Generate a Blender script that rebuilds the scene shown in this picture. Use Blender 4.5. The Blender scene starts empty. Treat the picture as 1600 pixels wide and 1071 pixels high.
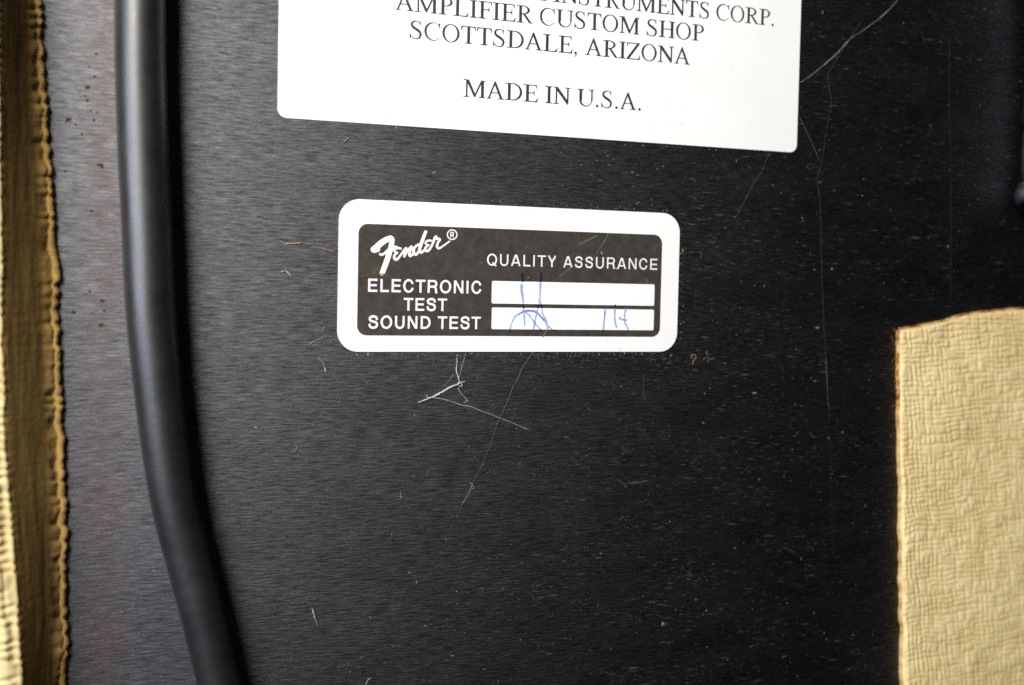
import bpy, math, random
import numpy as np
from mathutils import Vector, Matrix

SC = bpy.context.scene
COL = SC.collection
random.seed(7)
RNG = np.random.default_rng(11)

# ------------------------------------------------------------------ camera
# Rectilinear camera solved from the two vanishing points of the labels' edges.
FPX = 2000.0                      # focal length in photo pixels (1600 wide)
DC = 0.170                        # metres from lens to panel along the axis
_X = np.array([5000.0, 14.0, FPX]); _X /= np.linalg.norm(_X)
_Y = np.array([-923.0, 43956.0, FPX]); _Y -= _X * _X.dot(_Y); _Y /= np.linalg.norm(_Y)
_N = np.cross(_X, _Y)             # away from the lens, into the panel


def cv2w(c):
    return np.array([_X.dot(c), -_Y.dot(c), -_N.dot(c)])


CAM = -DC * cv2w(np.array([0, 0, 1.0]))


def P(px, py, z=0.0):
    """point at height z above the panel that the photograph shows at (px, py)"""
    d = cv2w(np.array([(px - 800.0) / FPX, (py - 535.5) / FPX, 1.0]))
    t = (z - CAM[2]) / d[2]
    return CAM + d * t


cd = bpy.data.cameras.new('camera')
cam = bpy.data.objects.new('camera', cd)
COL.objects.link(cam)
r_, u_, b_ = cv2w(np.array([1, 0, 0])), cv2w(np.array([0, -1, 0])), cv2w(np.array([0, 0, -1]))
M = Matrix(((r_[0], u_[0], b_[0], CAM[0]), (r_[1], u_[1], b_[1], CAM[1]),
            (r_[2], u_[2], b_[2], CAM[2]), (0, 0, 0, 1)))
cam.matrix_world = M
cd.sensor_width = 36.0
cd.lens = FPX / 1600 * 36.0
cd.clip_start = 0.005
cd.clip_end = 20
cd.dof.use_dof = True
foc = P(770, 440) - CAM
cd.dof.focus_distance = float(foc.dot(cv2w(np.array([0, 0, 1.0]))))
cd.dof.aperture_fstop = 18.0
SC.camera = cam

# ------------------------------------------------------------------ light
w = bpy.data.worlds.new('World'); SC.world = w; w.use_nodes = True
bg = w.node_tree.nodes['Background']
bg.inputs[0].default_value = (0.62, 0.66, 0.75, 1)
bg.inputs[1].default_value = 0.013


def area(name, loc, target, sx, sy, power, col):
    l = bpy.data.lights.new(name, 'AREA'); l.shape = 'RECTANGLE'
    l.size = sx; l.size_y = sy; l.energy = power; l.color = col
    o = bpy.data.objects.new(name, l); COL.objects.link(o)
    o.location = loc
    o.rotation_euler = (Vector(target) - Vector(loc)).to_track_quat('-Z', 'Y').to_euler()
    return o


area('window_light', (-0.2900, 0.020, 0.125), (-0.045, 0.0, 0), 0.070, 0.34, 1.10, (0.87, 0.94, 1.13))
area('window_light', (-0.2200, 0.160, 0.212), (-0.045, 0.03, 0), 0.070, 0.14, 1.85, (1.06, 1.0, 0.90))
SC.cycles.caustics_reflective = False
SC.cycles.use_denoising = False
SC.view_settings.view_transform = 'Standard'
SC.view_settings.look = 'None'
SC.view_settings.exposure = 0.0
SC.view_settings.gamma = 1.0


# ------------------------------------------------------------------ nodes
class NT:
    def __init__(s, name):
        s.m = bpy.data.materials.new(name); s.m.use_nodes = True
        s.t = s.m.node_tree; s.b = s.t.nodes['Principled BSDF']
        s.co = s.t.nodes.new('ShaderNodeTexCoord').outputs['Object']

    def n(s, kind, **kw):
        x = s.t.nodes.new(kind)
        for k, v in kw.items(): setattr(x, k, v)
        return x

    def link(s, a, b): s.t.links.new(a, b)

    def noise(s, scale, vec=(1, 1, 1), detail=3, rough=0.55, rot=0.0, off=(0, 0, 0), dist=0.0):
        mp = s.n('ShaderNodeMapping'); mp.inputs['Scale'].default_value = vec
        mp.inputs['Rotation'].default_value = (0, 0, rot); mp.inputs['Location'].default_value = off
        s.link(s.co, mp.inputs[0])
        nz = s.n('ShaderNodeTexNoise'); nz.inputs['Scale'].default_value = scale
        nz.inputs['Detail'].default_value = detail; nz.inputs['Roughness'].default_value = rough
        nz.inputs['Distortion'].default_value = dist
        s.link(mp.outputs[0], nz.inputs['Vector'])
        return nz.outputs['Fac']

    def ramp(s, fac, stops, interp='LINEAR'):
        r = s.n('ShaderNodeValToRGB'); r.color_ramp.interpolation = interp
        e = r.color_ramp.elements
        while len(e) < len(stops): e.new(0.5)
        for i, (p, c) in enumerate(stops):
            e[i].position = p
            e[i].color = (c, c, c, 1) if not isinstance(c, tuple) else (*c, 1)
        s.link(fac, r.inputs[0])
        return r.outputs[0]

    def mix(s, fac, a, b, mode='MIX'):
        x = s.n('ShaderNodeMix', data_type='RGBA', blend_type=mode)
        for sock, v in ((x.inputs[0], fac), (x.inputs[6], a), (x.inputs[7], b)):
            if hasattr(v, 'is_linked'): s.link(v, sock)
            elif isinstance(v, tuple): sock.default_value = (*v, 1)
            else: sock.default_value = v
        return x.outputs[2]

    def math(s, op, a, b=0.0):
        x = s.n('ShaderNodeMath', operation=op)
        for sock, v in ((x.inputs[0], a), (x.inputs[1], b)):
            if hasattr(v, 'is_linked'): s.link(v, sock)
            else: sock.default_value = v
        return x.outputs[0]

    def bump(s, h, dist, strength=1.0):
        x = s.n('ShaderNodeBump'); x.inputs['Strength'].default_value = strength
        x.inputs['Distance'].default_value = dist
        s.link(h, x.inputs['Height'])
        s.link(x.outputs[0], s.b.inputs['Normal'])

    def set(s, **kw):
        for k, v in kw.items():
            k = {'base': 'Base Color', 'rough': 'Roughness', 'spec': 'Specular IOR Level', 'metal': 'Metallic',
                 'coat': 'Coat Weight', 'coat_rough': 'Coat Roughness', 'aniso': 'Anisotropic', 'alpha': 'Alpha',
                 'sheen': 'Sheen Weight'}[k]
            sock = s.b.inputs[k]
            if hasattr(v, 'is_linked'): s.link(v, sock)
            elif isinstance(v, tuple): sock.default_value = (*v, 1)
            else: sock.default_value = v
        return s.m


# painted black panel with fine horizontal brushing
t = NT('black_brushed_panel')
g1 = t.noise(1, (430, 5600, 1), 4, 0.62, rot=math.radians(1.2))
g2 = t.noise(1, (1500, 9000, 1), 3, 0.6, off=(3, 7, 0))
g3 = t.noise(1, (75, 240, 1), 4, 0.6, off=(9, 1, 0))
g4 = t.noise(1, (900, 6200, 1), 2, 0.5, off=(31, 17, 0), rot=math.radians(1.8))
h = t.math('ADD', t.math('MULTIPLY', g1, 0.75), t.math('MULTIPLY', g2, 0.25))
grain = t.ramp(h, [(0.36, (0.0012, 0.0014, 0.0016)), (0.52, (0.0030, 0.0032, 0.0036)), (0.68, (0.0075, 0.0075, 0.0085))])
pale = t.ramp(g4, [(0.60, 0.0), (0.76, 0.8)])
c = t.mix(pale, grain, (0.018, 0.018, 0.018))
blot = t.ramp(g3, [(0.35, 0.65), (0.7, 1.35)])
c = t.mix(1.0, c, blot, 'MULTIPLY')
# patchy reddish band running down the panel at its left end
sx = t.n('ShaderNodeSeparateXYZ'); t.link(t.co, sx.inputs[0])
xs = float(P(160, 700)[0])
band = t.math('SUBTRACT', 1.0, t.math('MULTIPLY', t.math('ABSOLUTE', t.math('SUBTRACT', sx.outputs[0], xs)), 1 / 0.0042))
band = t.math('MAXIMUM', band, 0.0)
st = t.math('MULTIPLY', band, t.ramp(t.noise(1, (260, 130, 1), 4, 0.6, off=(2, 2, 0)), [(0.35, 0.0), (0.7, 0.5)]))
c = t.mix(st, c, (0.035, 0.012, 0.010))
rough = t.ramp(t.math('ADD', t.math('MULTIPLY', h, 0.7), t.math('MULTIPLY', g3, 0.3)), [(0.35, 0.36), (0.65, 0.50)])
spec = t.ramp(h, [(0.34, 0.30), (0.62, 0.95)])
t.bump(h, 0.00009, 0.6)
PANEL = t.set(base=c, rough=0.6, spec=0.0)
gl = t.n('ShaderNodeBsdfGlossy'); gl.distribution = 'BECKMANN'
gcol = t.mix(1.0, t.ramp(h, [(0.36, (0.070, 0.072, 0.078)), (0.64, (0.285, 0.29, 0.31))]), t.ramp(g3, [(0.3, 0.88), (0.7, 1.10)]), 'MULTIPLY')
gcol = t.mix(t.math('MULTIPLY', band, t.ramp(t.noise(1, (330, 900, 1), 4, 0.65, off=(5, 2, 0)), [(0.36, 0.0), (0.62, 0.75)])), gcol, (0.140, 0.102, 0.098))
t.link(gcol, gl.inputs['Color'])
gl.inputs['Roughness'].default_value = 0.58
t.link(t.b.inputs['Normal'].links[0].from_socket, gl.inputs['Normal'])
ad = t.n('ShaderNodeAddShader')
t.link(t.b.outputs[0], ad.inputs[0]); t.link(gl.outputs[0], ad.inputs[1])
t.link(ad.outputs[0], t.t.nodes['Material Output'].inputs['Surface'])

t = NT('white_label_paper')
c = t.mix(t.ramp(t.noise(150, detail=5), [(0.45, 0.0), (0.85, 0.35)]), (0.86, 0.87, 0.87), (0.78, 0.76, 0.71))
c = t.mix(t.ramp(t.noise(1900, detail=2), [(0.76, 0.0), (0.82, 0.4)]), c, (0.45, 0.38, 0.30))
t.bump(t.noise(900, detail=3), 0.00004, 0.3)
LABEL = t.set(base=c, rough=0.42, spec=0.35)

t = NT('white_print')
c = t.mix(t.ramp(t.noise(900, detail=3), [(0.45, 0.0), (0.8, 0.5)]), (0.80, 0.80, 0.79), (0.6, 0.58, 0.55))
WPRINT = t.set(base=c, rough=0.45, spec=0.3)

t = NT('sepia_black_print')
c = t.mix(t.ramp(t.noise(700, detail=5, rough=0.7), [(0.3, 0.0), (0.75, 1.0)]), (0.030, 0.026, 0.022), (0.062, 0.055, 0.047))
c = t.mix(t.ramp(t.noise(3500, detail=2), [(0.72, 0.0), (0.8, 0.5)]), c, (0.22, 0.2, 0.17))
t.bump(t.noise(1800, detail=3), 0.00003, 0.4)
BPRINT = t.set(base=c, rough=0.5, spec=0.45)

t = NT('black_serif_ink')
INK = t.set(base=t.mix(t.ramp(t.noise(2600, detail=2), [(0.35, 0.0), (0.75, 1.0)]), (0.022, 0.022, 0.032), (0.05, 0.05, 0.07)), rough=0.6)
t = NT('pale_blue_pen_ink')
PEN1 = t.set(base=t.mix(t.ramp(t.noise(2500, detail=2), [(0.35, 0.0), (0.7, 1.0)]), (0.24, 0.29, 0.56), (0.48, 0.54, 0.74)), rough=0.5)
t = NT('blue_pen_ink')
PEN2 = t.set(base=t.mix(t.ramp(t.noise(2000, detail=2), [(0.35, 0.0), (0.7, 1.0)]), (0.10, 0.16, 0.55), (0.22, 0.30, 0.68)), rough=0.5)

t = NT('black_rubber_cord')
c = t.mix(t.ramp(t.noise(260, detail=5, rough=0.65), [(0.4, 0.0), (0.8, 1.0)]), (0.005, 0.005, 0.006), (0.010, 0.010, 0.010))
c = t.mix(t.ramp(t.noise(1500, detail=2), [(0.70, 0.0), (0.8, 0.6)]), c, (0.03, 0.028, 0.026))
t.bump(t.noise(1100, detail=4), 0.00004, 0.35)
CORD = t.set(base=c, rough=t.ramp(t.noise(300, detail=3), [(0.3, 0.40), (0.7, 0.47)]), spec=0.9)


def tolex_mat(name, c0, c1, groove, stain, amt, dist):
    t = NT(name)
    at = t.n('ShaderNodeAttribute', attribute_name='relief')
    c = t.mix(t.ramp(t.noise(220, detail=4), [(0.35, 0.0), (0.7, 1.0)]), c0, c1)
    c = t.mix(t.ramp(at.outputs['Fac'], [(0.0, 0.75), (0.65, 0.0)]), c, groove)
    c = t.mix(t.ramp(t.noise(420, detail=5, rough=0.7, off=(4, 4, 0)), [(0.58, 0.0), (0.8, amt)]), c, stain)
    t.bump(t.noise(1500, detail=4), dist, 0.5)
    return t.set(base=c, rough=0.68, spec=0.22)


TOLEX = tolex_mat('cream_tolex', (0.80, 0.66, 0.35), (0.73, 0.58, 0.28), (0.54, 0.37, 0.11), (0.62, 0.45, 0.20), 0.6, 0.00005)
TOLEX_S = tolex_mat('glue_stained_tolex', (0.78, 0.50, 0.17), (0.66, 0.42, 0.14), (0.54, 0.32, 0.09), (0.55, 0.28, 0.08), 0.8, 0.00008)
t = NT('orange_cut_backing')
c = t.ramp(t.noise(420, detail=5, rough=0.7), [(0.36, (0.11, 0.035, 0.012)), (0.48, (0.34, 0.13, 0.035)), (0.56, (0.50, 0.33, 0.13)), (0.7, (0.62, 0.48, 0.24))])
sy = t.n('ShaderNodeSeparateXYZ'); t.link(t.co, sy.inputs[0])
yr = float(P(1405, 620)[1])
low = t.math('MULTIPLY', t.math('SUBTRACT', yr, sy.outputs[1]), 1 / 0.006)
low.node.use_clamp = True
c = t.mix(t.math('MULTIPLY', low, 0.8), c, t.ramp(t.noise(500, detail=4), [(0.35, (0.36, 0.21, 0.07)), (0.6, (0.60, 0.45, 0.20))]))
t.bump(t.noise(2500, detail=3), 0.0001, 0.8)
BACKING = t.set(base=c, rough=0.8, spec=0.2)
t = NT('chromed_steel')
CHROME = t.set(base=(0.10, 0.102, 0.11), metal=1.0, rough=0.14)
t = NT('black_plastic')
BLACKP = t.set(base=(0.012, 0.012, 0.013), rough=0.24, spec=1.0)


def flat(name, c, rough=0.8, spec=0.3):
    t = NT(name)
    cc = t.mix(t.ramp(t.noise(2500, detail=2), [(0.3, 0.0), (0.7, 1.0)]), c, tuple(v * 0.65 for v in c))
    return t.set(base=cc, rough=rough, spec=spec)


WEB = flat('cobweb_silk', (0.62, 0.58, 0.52))
WEBD = flat('dusty_thread', (0.22, 0.21, 0.19))
FIB = flat('tan_fibre', (0.36, 0.25, 0.12))
RUST = flat('rust', (0.045, 0.020, 0.012))
DUSTS = [flat('grey_dust', (0.10, 0.10, 0.105)), flat('white_dust', (0.26, 0.255, 0.25)),
         flat('yellow_crumb', (0.30, 0.22, 0.11)), flat('brown_crumb', (0.12, 0.07, 0.035))]
SCR = flat('pale_scratch', (0.025, 0.025, 0.026), 0.6)


# ------------------------------------------------------------------ mesh helpers
def mesh_obj(name, V, F, mat, parent=None, smooth=False, mats=None, fm=None):
    me = bpy.data.meshes.new(name)
    me.from_pydata([tuple(map(float, v)) for v in V], [], F)
    for m_ in (mats or [mat]): me.materials.append(m_)
    if fm is not None: me.polygons.foreach_set('material_index', np.array(fm, dtype=np.int32))
    if smooth: me.polygons.foreach_set('use_smooth', np.ones(len(me.polygons), dtype=bool))
    me.update()
    o = bpy.data.objects.new(name, me); COL.objects.link(o)
    if parent is not None: o.parent = parent
    return o


def tag(o, label=None, cat=None, group=None, kind=None):
    if label: o['label'] = label
    if cat: o['category'] = cat
    if group: o['group'] = group
    if kind: o['kind'] = kind
    return o


def empty(name, loc=(0, 0, 0)):
    o = bpy.data.objects.new(name, None); COL.objects.link(o)
    o.empty_display_size = 0.005
    return o


def vnoise(x, y, seed=0):
    """smooth value noise, 0..1"""
    def hsh(i, j):
        n = (i.astype(np.int64) * 374761393 + j.astype(np.int64) * 668265263 + seed * 1442695041) & 0x7fffffff
        n = (n ^ (n >> 13)) * 1274126177 & 0x7fffffff
        return ((n ^ (n >> 16)) & 0xffff) / 65535.0
    xi, yi = np.floor(x), np.floor(y)
    fx, fy = x - xi, y - yi
    fx = fx * fx * (3 - 2 * fx); fy = fy * fy * (3 - 2 * fy)
    a, b, c_, d = hsh(xi, yi), hsh(xi + 1, yi), hsh(xi, yi + 1), hsh(xi + 1, yi + 1)
    return (a * (1 - fx) + b * fx) * (1 - fy) + (c_ * (1 - fx) + d * fx) * fy


def fbm(x, y, seed=0, o=3):
    s, a, tot = 0, 1.0, 0
    for k in range(o):
        s = s + a * vnoise(x * 2 ** k, y * 2 ** k, seed + k); tot += a; a *= 0.5
    return s / tot


# signed distance shapes (negative inside) on arrays X, Y
def sd_box(X, Y, x0, y0, x1, y1):
    dx = np.abs(X - (x0 + x1) / 2) - abs(x1 - x0) / 2
    dy = np.abs(Y - (y0 + y1) / 2) - abs(y1 - y0) / 2
    return np.maximum(dx, dy)


def sd_seg(X, Y, a, b, wd, wd2=None):
    ax, ay = a; bx, by = b
    L = math.hypot(bx - ax, by - ay) or 1e-9
    ux, uy = (bx - ax) / L, (by - ay) / L
    s = (X - ax) * ux + (Y - ay) * uy
    n = np.abs(-(X - ax) * uy + (Y - ay) * ux)
    ww = wd if wd2 is None else wd + (wd2 - wd) * np.clip(s / L, 0, 1)
    return np.maximum(n - ww / 2, np.maximum(-s, s - L))


def sd_cap(X, Y, a, b, ra, rb):
    ax, ay = a; bx, by = b
    L2 = (bx - ax) ** 2 + (by - ay) ** 2 or 1e-9
    s = np.clip(((X - ax) * (bx - ax) + (Y - ay) * (by - ay)) / L2, 0, 1)
    return np.hypot(X - ax - s * (bx - ax), Y - ay - s * (by - ay)) - (ra + (rb - ra) * s)


def sd_ell(X, Y, cx, cy, rx, ry):
    k = np.hypot((X - cx) / rx, (Y - cy) / ry)
    g = np.hypot((X - cx) / rx ** 2, (Y - cy) / ry ** 2) + 1e-9
    return k * (k - 1) / g


def sd_poly(X, Y, pts):
    d = np.full(X.shape, 1e18); s = np.ones(X.shape)
    n = len(pts)
    for i in range(n):
        a, b = np.array(pts[i], float), np.array(pts[i - 1], float)
        ex, ey = b - a
        wx, wy = X - a[0], Y - a[1]
        tt = np.clip((wx * ex + wy * ey) / (ex * ex + ey * ey + 1e-12), 0, 1)
        d = np.minimum(d, (wx - ex * tt) ** 2 + (wy - ey * tt) ** 2)
        c1, c2, c3 = Y >= a[1], Y < b[1], ex * wy > ey * wx
        s = np.where((c1 & c2 & c3) | (~c1 & ~c2 & ~c3), -s, s)
    return s * np.sqrt(d)


def spline(pts, n=8):
    """Catmull-Rom through tuples of any length"""
    p = [np.array(q, float) for q in pts]
    p = [2 * p[0] - p[1]] + p + [2 * p[-1] - p[-2]]
    out = []
    for i in range(1, len(p) - 2):
        for k in range(n):
            s = k / n
            out.append(0.5 * ((2 * p[i]) + (-p[i - 1] + p[i + 1]) * s + (2 * p[i - 1] - 5 * p[i] + 4 * p[i + 1] - p[i + 2]) * s * s
                              + (-p[i - 1] + 3 * p[i] - 3 * p[i + 1] + p[i + 2]) * s ** 3))
    out.append(p[-2])
    return out


def sd_sweep(X, Y, pts, n=8, butt=False):
    q = spline(pts, n)
    d = np.full(X.shape, 1e9)
    for i in range(len(q) - 1):
        a, b = q[i], q[i + 1]
        if butt:
            d = np.minimum(d, sd_seg(X, Y, a[:2], b[:2], 2 * a[2], 2 * b[2]))
            if i: d = np.minimum(d, np.hypot(X - a[0], Y - a[1]) - a[2])
        else:
            d = np.minimum(d, sd_cap(X, Y, a[:2], b[:2], a[2], b[2]))
    return d


def march(D, xs, ys):
    """triangulate D<0 : clipped cells on the border, merged runs inside"""
    V, F, key = [], [], {}

    def vid(k, x, y):
        if k not in key:
            key[k] = len(V); V.append((x, y))
        return key[k]
    ny, nx = D.shape
    ins = D < 0
    for j in range(ny - 1):
        a = ins[j, :-1]; b = ins[j, 1:]; c_ = ins[j + 1, 1:]; d = ins[j + 1, :-1]
        cnt = a.astype(int) + b + c_ + d
        i = 0
        nz = np.nonzero(cnt)[0]
        p = 0
        while p < len(nz):
            i = int(nz[p])
            if cnt[i] == 4:
                e = p
                while e + 1 < len(nz) and nz[e + 1] == nz[e] + 1 and cnt[nz[e + 1]] == 4: e += 1
                i2 = int(nz[e]) + 1
                F.append([vid((i, j, 0), xs[i], ys[j]), vid((i2, j, 0), xs[i2], ys[j]),
                          vid((i2, j + 1, 0), xs[i2], ys[j + 1]), vid((i, j + 1, 0), xs[i], ys[j + 1])])
                p = e + 1
                continue
            cs = [(i, j), (i + 1, j), (i + 1, j + 1), (i, j + 1)]
            poly = []
            for k in range(4):
                (i0, j0), (i1, j1) = cs[k], cs[(k + 1) % 4]
                v0, v1 = D[j0, i0], D[j1, i1]
                if v0 < 0: poly.append(vid((i0, j0, 0), xs[i0], ys[j0]))
                if (v0 < 0) != (v1 < 0):
                    tt = v0 / (v0 - v1)
                    if j0 == j1: kk = (min(i0, i1), j0, 1)
                    else: kk = (i0, min(j0, j1), 2)
                    poly.append(vid(kk, xs[i0] + tt * (xs[i1] - xs[i0]), ys[j0] + tt * (ys[j1] - ys[j0])))
            if len(poly) >= 3: F.append(poly)
            p += 1
    return V, F


# ------------------------------------------------------------------ serif face (1000 per em, caps 662)
ST, TH, SF = 112, 62, 34


def serif_glyph(ch, X, Y):
    B = lambda *a: sd_box(X, Y, *a)
    PL = lambda *p: sd_poly(X, Y, list(p))
    E = lambda *a: sd_ell(X, Y, *a)
    U = lambda *a: np.minimum.reduce(a)

    def foot(x0, x1, l, r):
        return U(B(l, 0, r, SF), PL((x0 - 22, SF - 4), (x1 + 22, SF - 4), (x1, 62), (x0, 62)))

    def head(x0, x1, l, r):
        return U(B(l, 662 - SF, r, 662), PL((x0 - 22, 666 - SF), (x1 + 22, 666 - SF), (x1, 600), (x0, 600)))
    a, b = 121, 121 + ST
    stem = B(a, 0, b, 662)
    armT = lambda r: PL((b - 5, 662), (r, 662), (r + 4, 515), (r - 20, 515), (r - 36, 592), (r - 76, 626), (b - 5, 626))
    armB = lambda r: PL((b - 5, 0), (r - 26, 0), (r, 172), (r - 26, 172), (r - 66, 70), (r - 136, 38), (b - 5, 38))
    mid = U(B(b - 5, 328, 425, 364), PL((395, 328), (428, 300), (434, 242), (458, 242), (458, 450), (434, 450), (428, 392), (395, 364)))
    if ch == 'I': return U(stem, foot(a, b, 18, 315), head(a, b, 18, 315)), 333
    if ch == 'L': return U(stem, foot(a, b, 12, b), head(a, b, 12, 310), armB(598)), 611
    if ch == 'E': return U(stem, foot(a, b, 12, b), head(a, b, 12, b), armT(546), armB(597), mid), 611
    if ch == 'F': return U(stem, foot(a, b, 12, 320), head(a, b, 12, b), armT(542), mid), 556
    if ch == 'H':
        return U(B(104, 0, 104 + ST, 662), B(528, 0, 528 + ST, 662), foot(104, 104 + ST, 19, 290), head(104, 104 + ST, 19, 290),
                 foot(528, 528 + ST, 432, 702), head(528, 528 + ST, 432, 702), B(190, 322, 530, 360)), 722
    if ch == 'T':
        l = PL((17, 490), (41, 490), (57, 570), (92, 618), (130, 624), (130, 662), (23, 662))
        r = PL((593, 490), (569, 490), (553, 570), (518, 618), (480, 624), (480, 662), (587, 662))
        return U(B(120, 624, 490, 662), l, r, B(260, 0, 260 + ST, 640), foot(260, 260 + ST, 160, 450)), 611
    if ch == 'N':
        return U(B(110, 10, 110 + TH, 610), foot(110, 146, 12, 244), B(572, 40, 572 + TH, 650), head(572, 608, 478, 707),
                 B(12, 662 - SF, 150, 662), PL((100, 662), (196, 662), (608, 145), (608, -11), (588, -11), (100, 590))), 722
    if ch == 'M':
        return U(B(112, 10, 112 + TH, 640), foot(112, 148, 12, 246), B(690, 0, 690 + ST, 662), foot(690, 690 + ST, 605, 863),
                 B(12, 662 - SF, 160, 662), B(740, 662 - SF, 863, 662), PL((112, 662), (222, 662), (470, 135), (444, 8), (426, 8), (112, 640)),
                 sd_seg(X, Y, (438, 20), (722, 655), TH), B(690, 662 - SF, 760, 662)), 889
    if ch == 'U':
        ring = np.maximum(np.maximum(E(364, 222, 260, 236), -E(391, 228, 197, 202)), Y - 225)
        return U(B(104, 220, 104 + ST, 662), head(104, 104 + ST, 14, 292), B(588, 220, 588 + TH, 662), head(588, 624, 478, 705), ring), 722
    if ch == 'O': return np.maximum(E(361, 331, 327, 345), -E(361, 331, 236, 312)), 722
    if ch == 'C':
        ring = np.maximum(E(352, 331, 324, 345), -E(384, 331, 268, 312))
        ring = np.maximum(ring, -PL((380, 331), (600, 492), (900, 560), (900, 60), (624, 112)))
        return U(ring, PL((590, 448), (612, 448), (616, 676), (598, 676), (584, 640), (540, 610), (575, 560))), 667
    if ch == 'D':
        o = U(B(a, 0, 330, 662), np.maximum(E(325, 331, 360, 331), 320 - X))
        i = U(B(b, 36, 300, 626), np.maximum(E(295, 331, 296, 295), 290 - X))
        return U(np.maximum(o, -i), B(16, 0, b, SF), B(16, 662 - SF, b, 662)), 722
    if ch in 'PR':
        cy, ry = (488, 174) if ch == 'P' else (497, 165)
        o = U(B(a, cy - ry, 300, 662), np.maximum(E(295, cy, 247, ry), 290 - X))
        i = U(B(b, cy - ry + 36, 290, 626), np.maximum(E(285, cy, 163, ry - 36), 280 - X))
        g = U(np.maximum(o, -i), stem, foot(a, b, 16, 300), B(16, 662 - SF, b, 662))
        if ch == 'R': return U(g, PL((258, 345), (365, 345), (625, 15), (510, 15)), B(520, 0, 659, SF)), 667
        return g, 556
    if ch == 'S':
        s = sd_sweep(X, Y, [(432, 540, 14), (395, 620, 17), (285, 658, 18), (165, 622, 30), (112, 535, 40), (150, 440, 46), (255, 372, 50),
                            (360, 310, 50), (432, 235, 44), (438, 130, 38), (385, 40, 26), (270, 4, 18), (150, 32, 17), (75, 130, 14)], 6)
        return U(s, PL((420, 676), (440, 676), (450, 492), (428, 492), (410, 570)), PL((42, 199), (64, 199), (98, 95), (62, -14), (45, -14))), 556
    if ch == 'Z':
        return U(B(40, 624, 576, 662), B(9, 0, 575, 38), PL((452, 630), (576, 662), (576, 640), (132, 32), (9, 0), (9, 22)),
                 PL((30, 662), (70, 662), (75, 610), (44, 500), (20, 500)), PL((597, 176), (572, 176), (535, 70), (480, 38), (575, 0))), 611
    if ch == 'A':
        thick = PL((344, 674), (372, 674), (650, 12), (545, 12), (312, 575))
        return U(thick, sd_seg(X, Y, (356, 668), (104, 12), TH), B(178, 216, 470, 252), B(15, 0, 213, SF), B(447, 0, 706, SF),
                 PL((80, 15), (135, 15), (112, 60)), PL((520, 15), (680, 15), (625, 60), (535, 60))), 722
    if ch == '.': return E(125, 42, 54, 54), 250
    if ch == ',': return U(E(115, 42, 52, 52), PL((120, 80), (168, 40), (150, -60), (75, -141), (62, -125), (112, -60))), 250
    return None, 250


SW = 130


def sans_glyph(ch, X, Y):
    w_ = SW
    B = lambda *a: sd_box(X, Y, *a)
    PL = lambda *p: sd_poly(X, Y, list(p))
    E = lambda *a: sd_ell(X, Y, *a)
    U = lambda *a: np.minimum.reduce(a)
    wt = w_ * 0.9
    if ch == 'I': return B(70, 0, 70 + w_, 718), 278
    if ch == 'L': return U(B(76, 0, 76 + w_, 718), B(76, 0, 583, wt)), 611
    if ch == 'E': return U(B(76, 0, 76 + w_, 718), B(76, 0, 621, wt), B(76, 718 - wt, 614, 718), B(76, 305, 583, 305 + wt)), 667
    if ch == 'T': return U(B(14, 718 - wt, 598, 718), B(306 - w_ / 2, 0, 306 + w_ / 2, 718)), 611
    if ch == 'N': return U(B(69, 0, 69 + w_ * .95, 718), B(654 - w_ * .95, 0, 654, 718), PL((69, 718), (69 + w_ * 1.1, 718), (654, 0), (654 - w_ * 1.1, 0))), 722
    if ch == 'U':
        o = U(B(72, 260, 651, 718), np.maximum(E(361.5, 265, 289.5, 284), Y - 270))
        i = U(B(72 + w_, 260, 651 - w_, 760), np.maximum(E(361.5, 265, 289.5 - w_, 284 - wt), Y - 270))
        return np.maximum(o, -i), 722
    if ch in 'OQ':
        g = np.maximum(E(389, 359, 345, 378), -E(389, 359, 345 - w_, 378 - wt))
        if ch == 'Q': g = U(g, sd_seg(X, Y, (430, 190), (690, -40), w_ * .85))
        return g, 778
    if ch == 'C':
        g = np.maximum(E(366, 359, 322, 378), -E(366, 359, 322 - w_, 378 - wt))
        return np.maximum(g, -PL((366, 359), (720, 530), (900, 530), (900, 215), (720, 215))), 722
    if ch == 'D':
        o = U(B(76, 0, 360, 718), np.maximum(E(355, 359, 330, 359), 350 - X))
        i = U(B(76 + w_, wt, 345, 718 - wt), np.maximum(E(340, 359, 345 - w_, 359 - wt), 335 - X))
        return np.maximum(o, -i), 722
    if ch == 'R':
        o = U(B(76, 290, 470, 718), np.maximum(E(445, 504, 215, 214), 440 - X))
        i = U(B(76 + w_, 290 + wt, 440, 718 - wt), np.maximum(E(435, 504, 222 - w_, 214 - wt), 430 - X))
        return U(np.maximum(o, -i), B(76, 0, 76 + w_, 718), sd_sweep(X, Y, [(470, 340, w_ / 2), (560, 260, w_ / 2), (580, 120, w_ / 2), (605, 0, w_ / 2)], 5, True)), 722
    if ch == 'A':
        g = U(sd_seg(X, Y, (360, 760), (75, -20), w_), sd_seg(X, Y, (362, 760), (647, -20), w_), B(190, 160, 530, 160 + wt * .95))
        return np.maximum(g, B(0, 0, 722, 718)), 722
    if ch == 'Y':
        g = U(sd_seg(X, Y, (70, 760), (334, 300), w_), sd_seg(X, Y, (598, 760), (334, 300), w_), B(334 - w_ / 2, 0, 334 + w_ / 2, 330))
        return np.maximum(g, B(0, 0, 667, 718)), 667
    if ch == 'S':
        r = w_ / 2
        return sd_sweep(X, Y, [(545, 508, r), (500, 625, r), (335, 676, r), (160, 620, r), (118, 520, r), (190, 425, r), (335, 385, r),
                               (500, 330, r), (552, 205, r), (490, 85, r), (335, 42, r), (160, 90, r), (100, 235, r)], 6, True), 667
    return None, 278


_gc = {}


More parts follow.
